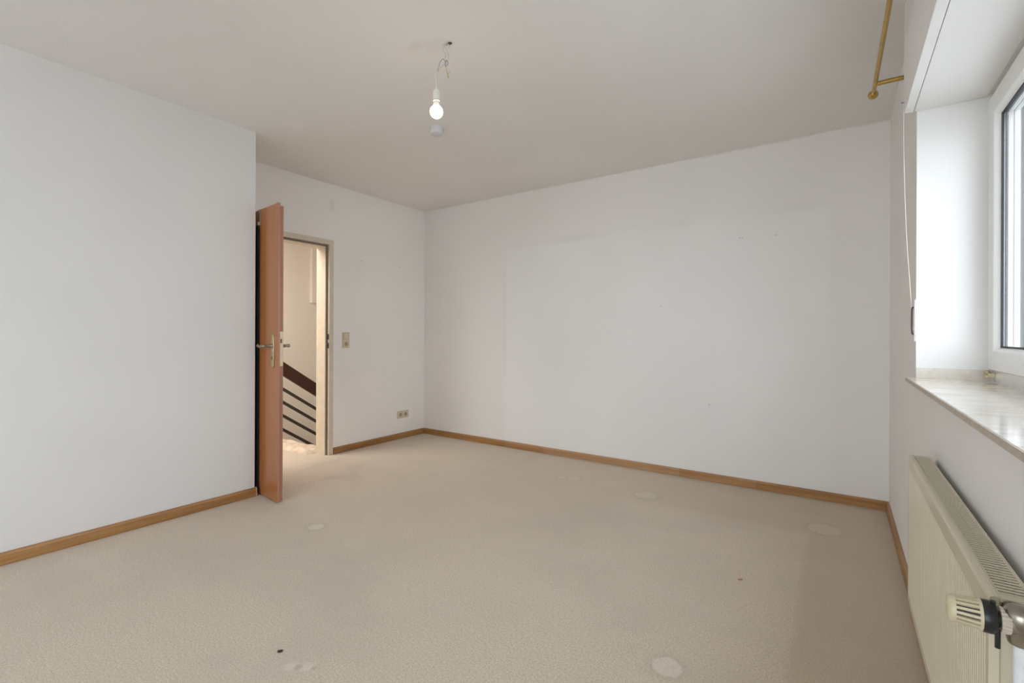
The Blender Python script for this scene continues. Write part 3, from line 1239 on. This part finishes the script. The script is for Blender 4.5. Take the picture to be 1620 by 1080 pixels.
bm = newbm()
lathe(bm, [(0, -.007), (.004, -.007), (.007, -.004), (.0105, -.001), (0, -.0005)], 14, Matrix.Translation(Rv * .006))
lathe(bm, [(0, -.004), (.003, -.004), (.005, -.001), (0, -.0005)], 10, Matrix.Translation(Rv * -.012 + Fv * .012))
obj('ceiling_outlet', bm, M['outlet'], lamp, smooth=True)
wires = [
    ('wire_grey', .0013, [W(711.5, 68.6), W(707, 69), W(704.9, 72.5, .004), W(706.5, 77.5), W(708.6, 83), W(710.6, 89.5, -.004), W(709.6, 94), W(707.2, 95.5, .003), W(706, 97)]),
    ('wire_grey', .0013, [W(706.5, 69, .01), W(702.5, 73, .012), W(701, 78, .012), W(704.8, 84, .006), W(704.6, 91), W(705.8, 96)]),
    ('wire_grey', .0011, [W(712.4, 69), W(712.2, 73), W(710.2, 75.2), W(708.2, 74.6)]),
    ('wire_blue', .0016, [W(705.6, 95), W(708.6, 98), W(708.6, 101.5), W(706.6, 104), W(704.8, 104.2), W(704.9, 100.5), W(705.8, 96.5)]),
    ('wire_dark', .0014, [W(692.4, 113.5), W(694.2, 106), W(695.6, 100.5), W(698, 96), W(701.3, 93.4), W(704, 97), W(705.2, 102)]),
    ('wire_brown', .0013, [W(692.6, 113.3, .002), W(697, 107.2, .003), W(701.2, 101.8, .004), W(704.6, 99.4, .004), W(705.6, 103)]),
    ('wire_green', .0014, [W(705.6, 104), W(706.6, 110), W(707.8, 115), W(708.8, 119)]),
    ('wire_green', .0012, [W(708.3, 117), W(710.6, 115.8), W(712.6, 113)]),
]
for nm, r_, pts in wires:
    bm = newbm()
    tube(bm, pts, r_ * 1.15, 8, 6)
    obj('wire', bm, M[nm], lamp, smooth=True)
bm = newbm()
tube(bm, [W(708.6, 118), W(709.2, 121), W(709.8, 123.5)], [.0022, .0028, .0022], 10, 3)
obj('wire_connector', bm, M['wire_green'], lamp, smooth=True)
bm = newbm()
tube(bm, [W(692.5, 113), W(690, 118), W(689.6, 122), W(690.6, 128), W(690.9, 136), W(690.9, 142)], .0024, 10, 6)
obj('cable', bm, M['cable'], lamp, smooth=True)
bx = (691 - 710) * K
bm = newbm()
zs = -.2195
lathe(bm, [(0, zs), (.006, zs), (.009, zs - .002), (.015, zs - .010), (.0165, zs - .014), (.0165, zs - .050), (.0172, zs - .052), (.0172, zs - .057), (.0135, zs - .059), (0, zs - .058)][::-1], 24, Matrix.Translation(Rv * bx))
obj('lamp_holder', bm, M['socket'], lamp, smooth=True)
bm = newbm()
lathe(bm, [(.0166, zs - .0535), (.0176, zs - .0535), (.0176, zs - .0555), (.0166, zs - .0555), (.0166, zs - .0535)], 24, Matrix.Translation(Rv * bx))
obj('brass_ring', bm, M['brass'], lamp, smooth=True)
bm = newbm()
zc = -.327
R0 = .0305
prof_ = [(0, zc - R0)]
for i in range(1, 15):
    a = -math.pi / 2 + math.radians(148) * i / 14
    prof_.append((R0 * math.cos(a), zc + R0 * math.sin(a)))
prof_.append((0, zc + .0262))
lathe(bm, prof_, 32, Matrix.Translation(Rv * bx))
obj('bulb', bm, M['bulb'], lamp, smooth=True)
bm = newbm()
lathe(bm, [(0, zc + .0255), (.0158, zc + .0258), (.0160, zc + .030), (.0142, zc + .040), (.0130, zc + .0485), (0, zc + .0487)], 28, Matrix.Translation(Rv * bx))
obj('bulb_base', bm, M['socket'], lamp, smooth=True)

# smoke detector
sd = tag(empty('smoke_detector', (-2.236, 2.338, H)), 'round white smoke detector on the ceiling beyond the hanging bulb', 'smoke detector')
bm = newbm()
lathe(bm, [(0, -.044), (.037, -.044), (.0425, -.041), (.0435, -.037), (.0435, -.013), (.0435, -.012), (0, -.012)], 36)
obj('body', bm, M['smoke'], sd, smooth=True)
bm = newbm()
lathe(bm, [(0, -.0118), (.046, -.0118), (.047, -.008), (.047, -.0003), (0, -.0003)], 36)
obj('mounting_base', bm, M['smoke'], sd, smooth=True)
bm = newbm()
lathe(bm, [(0, -.0452), (.0065, -.0452), (.007, -.0438), (0, -.0438)], 16, Matrix.Translation((.015, .006, 0)))
obj('test_button', bm, M['white_plastic'], sd, smooth=True)


# ------------------------------------------------------------------ switch and sockets on the entry wall
def socket_insert(bm_plate_parent, y, z, s=.058):
    """round German-style socket well with pin holes and earth clips"""
    bm = newbm()
    R90 = Matrix.Rotation(math.pi / 2, 4, 'Y')
    lathe(bm, [(.0205, .0115), (.0225, .0125), (.026, .0115), (.0265, .0085), (.0195, .0085), (.019, .0088), (.0205, .0115)], 28, Matrix.Translation((0, y, z)) @ R90)
    o = obj('socket_ring', bm, M['ivory'], bm_plate_parent, smooth=True)
    bm = newbm()
    lathe(bm, [(0, .0087), (.0195, .0087), (.0195, .0092), (0, .0092)], 28, Matrix.Translation((0, y, z)) @ R90)
    o2 = obj('socket_well', bm, M['ivory_dark'], o)
    bm = newbm()
    for dy in (-.0095, .0095):
        lathe(bm, [(0, .0093), (.003, .0093), (.003, .0098), (0, .0098)], 10, Matrix.Translation((0, y + dy, z)) @ R90)
        break
    bm.free()
    return o


def plate(bm, y0, y1, z0, z1, t=.0085):
    box(bm, .0003, t, y0, y1, z0, z1)
    bevel(bm, .0025, 2)


sw = tag(empty('light_switch', (DX, 2.83, 1.058)), 'ivory light switch with a socket below, beside the doorway', 'switch')
bm = newbm()
plate(bm, -.039, .039, -.0745, .0745)
obj('cover_plate', bm, M['ivory'], sw)
bm = newbm()
vs_ = box(bm, .0085, .0125, -.029, .029, .009, .066)
bevel(bm, .0015, 2)
for v in bm.verts:
    if v.co.x > .0105 and v.co.z > .04:
        v.co.x += .0018
obj('rocker', bm, M['ivory'], sw)
bm = newbm()
box(bm, .0083, .0088, -.0315, .0315, .0065, .0685)
obj('rocker_gap', bm, M['ivory_dark'], sw)
socket_insert(sw, 0, -.0365)
so = tag(empty('double_socket', (DX, 3.55, .256)), 'low ivory double power socket near the back corner', 'socket')
bm = newbm()
plate(bm, -.079, .079, -.0395, .0395)
obj('cover_plate', bm, M['ivory'], so)
socket_insert(so, -.0365, 0)
socket_insert(so, .0365, 0)

# ------------------------------------------------------------------ curtain rod
cr = tag(empty('curtain_rod', (.14, 2.93, 2.35)), 'brass curtain rod above the window on the right', 'curtain rod')
bm = newbm()
tube(bm, [(-.0068, .10, 0), (.006, -.75, 0), (.02, -2.1, 0)], .0095, 18, 2)
obj('rod', bm, M['brass'], cr, smooth=True)
bm = newbm()
RodM = Matrix.Translation((-.0072, .098, 0)) @ Matrix.Rotation(-math.pi / 2, 4, 'X')
lathe(bm, [(0, -.008), (.0125, -.008), (.0135, -.004), (.0125, .002), (.012, .004), (.017, .009), (.021, .016), (.0225, .024), (.021, .032), (.016, .040), (.009, .045), (0, .0465)], 24, RodM)
obj('finial', bm, M['brass'], cr, smooth=True)
for yb_ in (-.005, -1.95):
    bm = newbm()
    tube(bm, [(.0, yb_, -.001), (.117 if yb_ > -1 else .075, yb_, -.001)], .0108, 16, 1)
    tube(bm, [(.111 if yb_ > -1 else .069, yb_, -.001), (.1165 if yb_ > -1 else .0745, yb_, -.001)], .017, 18, 1)
    obj('bracket', bm, M['brass'], cr, smooth=True)

# ------------------------------------------------------------------ shutter cord, nail and cleat
pc = tag(empty('pull_cord', (.212, 2.56, 2.09)), 'thin off-white cord hanging from a nail beside the window', 'cord')
bm = newbm()
tube(bm, [(.001, 0, -.002), (.003, .002, -.25), (.012, .004, -.55), (.026, .006, -.80), (.030, .006, -.90), (.0325, .003, -.945), (.036, -.001, -.945), (.0385, -.004, -.90), (.040, -.006, -.82)], .0013, 8, 6)
obj('cord', bm, M['cord'], pc, smooth=True)
bm = newbm()
lathe(bm, [(0, -.006), (.0035, -.006), (.0035, -.0045), (.0014, -.004), (.0014, .004), (0, .004)], 10, Matrix.Translation((-.0005, 0, 0)) @ Matrix.Rotation(math.pi / 2, 4, 'Y'))
obj('nail', bm, M['nail'], pc, smooth=True)
cl = tag(empty('cord_cleat', (WX, 2.562, 1.18)), 'light grey cord cleat on the wall edge beside the window', 'cleat')
bm = newbm()
box(bm, -.0085, -.0003, -.009, .009, -.085, .085)
bevel(bm, .002, 2)
obj('back_plate', bm, M['cleat'], cl)
bm = newbm()
tube(bm, [(-.008, .002, -.055), (-.014, .002, -.05), (-.015, .002, 0), (-.014, .002, .05), (-.008, .002, .055)], .0028, 8, 4)
obj('cleat_horn', bm, M['nail'], cl, smooth=True)

# ------------------------------------------------------------------ specks on the carpet
bm = newbm()
bmesh.ops.create_icosphere(bm, subdivisions=2, radius=1)
for v in bm.verts:
    v.co = Vector((v.co.x * .0095, v.co.y * .0055, max(v.co.z, -.6) * .004 + .0024)) * (1 + .12 * math.sin(v.co.x * 5 + v.co.y * 9))
o = tag(obj('crumb', bm, M['crumb'], smooth=True), 'small dark crumb lying on the carpet in the foreground', 'crumb')
o.location = (-1.615, .914, 0.0005)
o.rotation_euler = (0, 0, .8)
bm = newbm()
box(bm, -.010, .010, -.005, .005, 0.0004, .004)
bevel(bm, .0015, 1)
for v in bm.verts:
    v.co.x += .002 * math.sin(v.co.y * 400)
o = tag(obj('wood_chip', bm, M['chip']), 'tiny brown chip on the carpet in front of the back wall', 'chip')
o.location = (-.374, 2.385, 0.0003)
o.rotation_euler = (0, 0, .5)
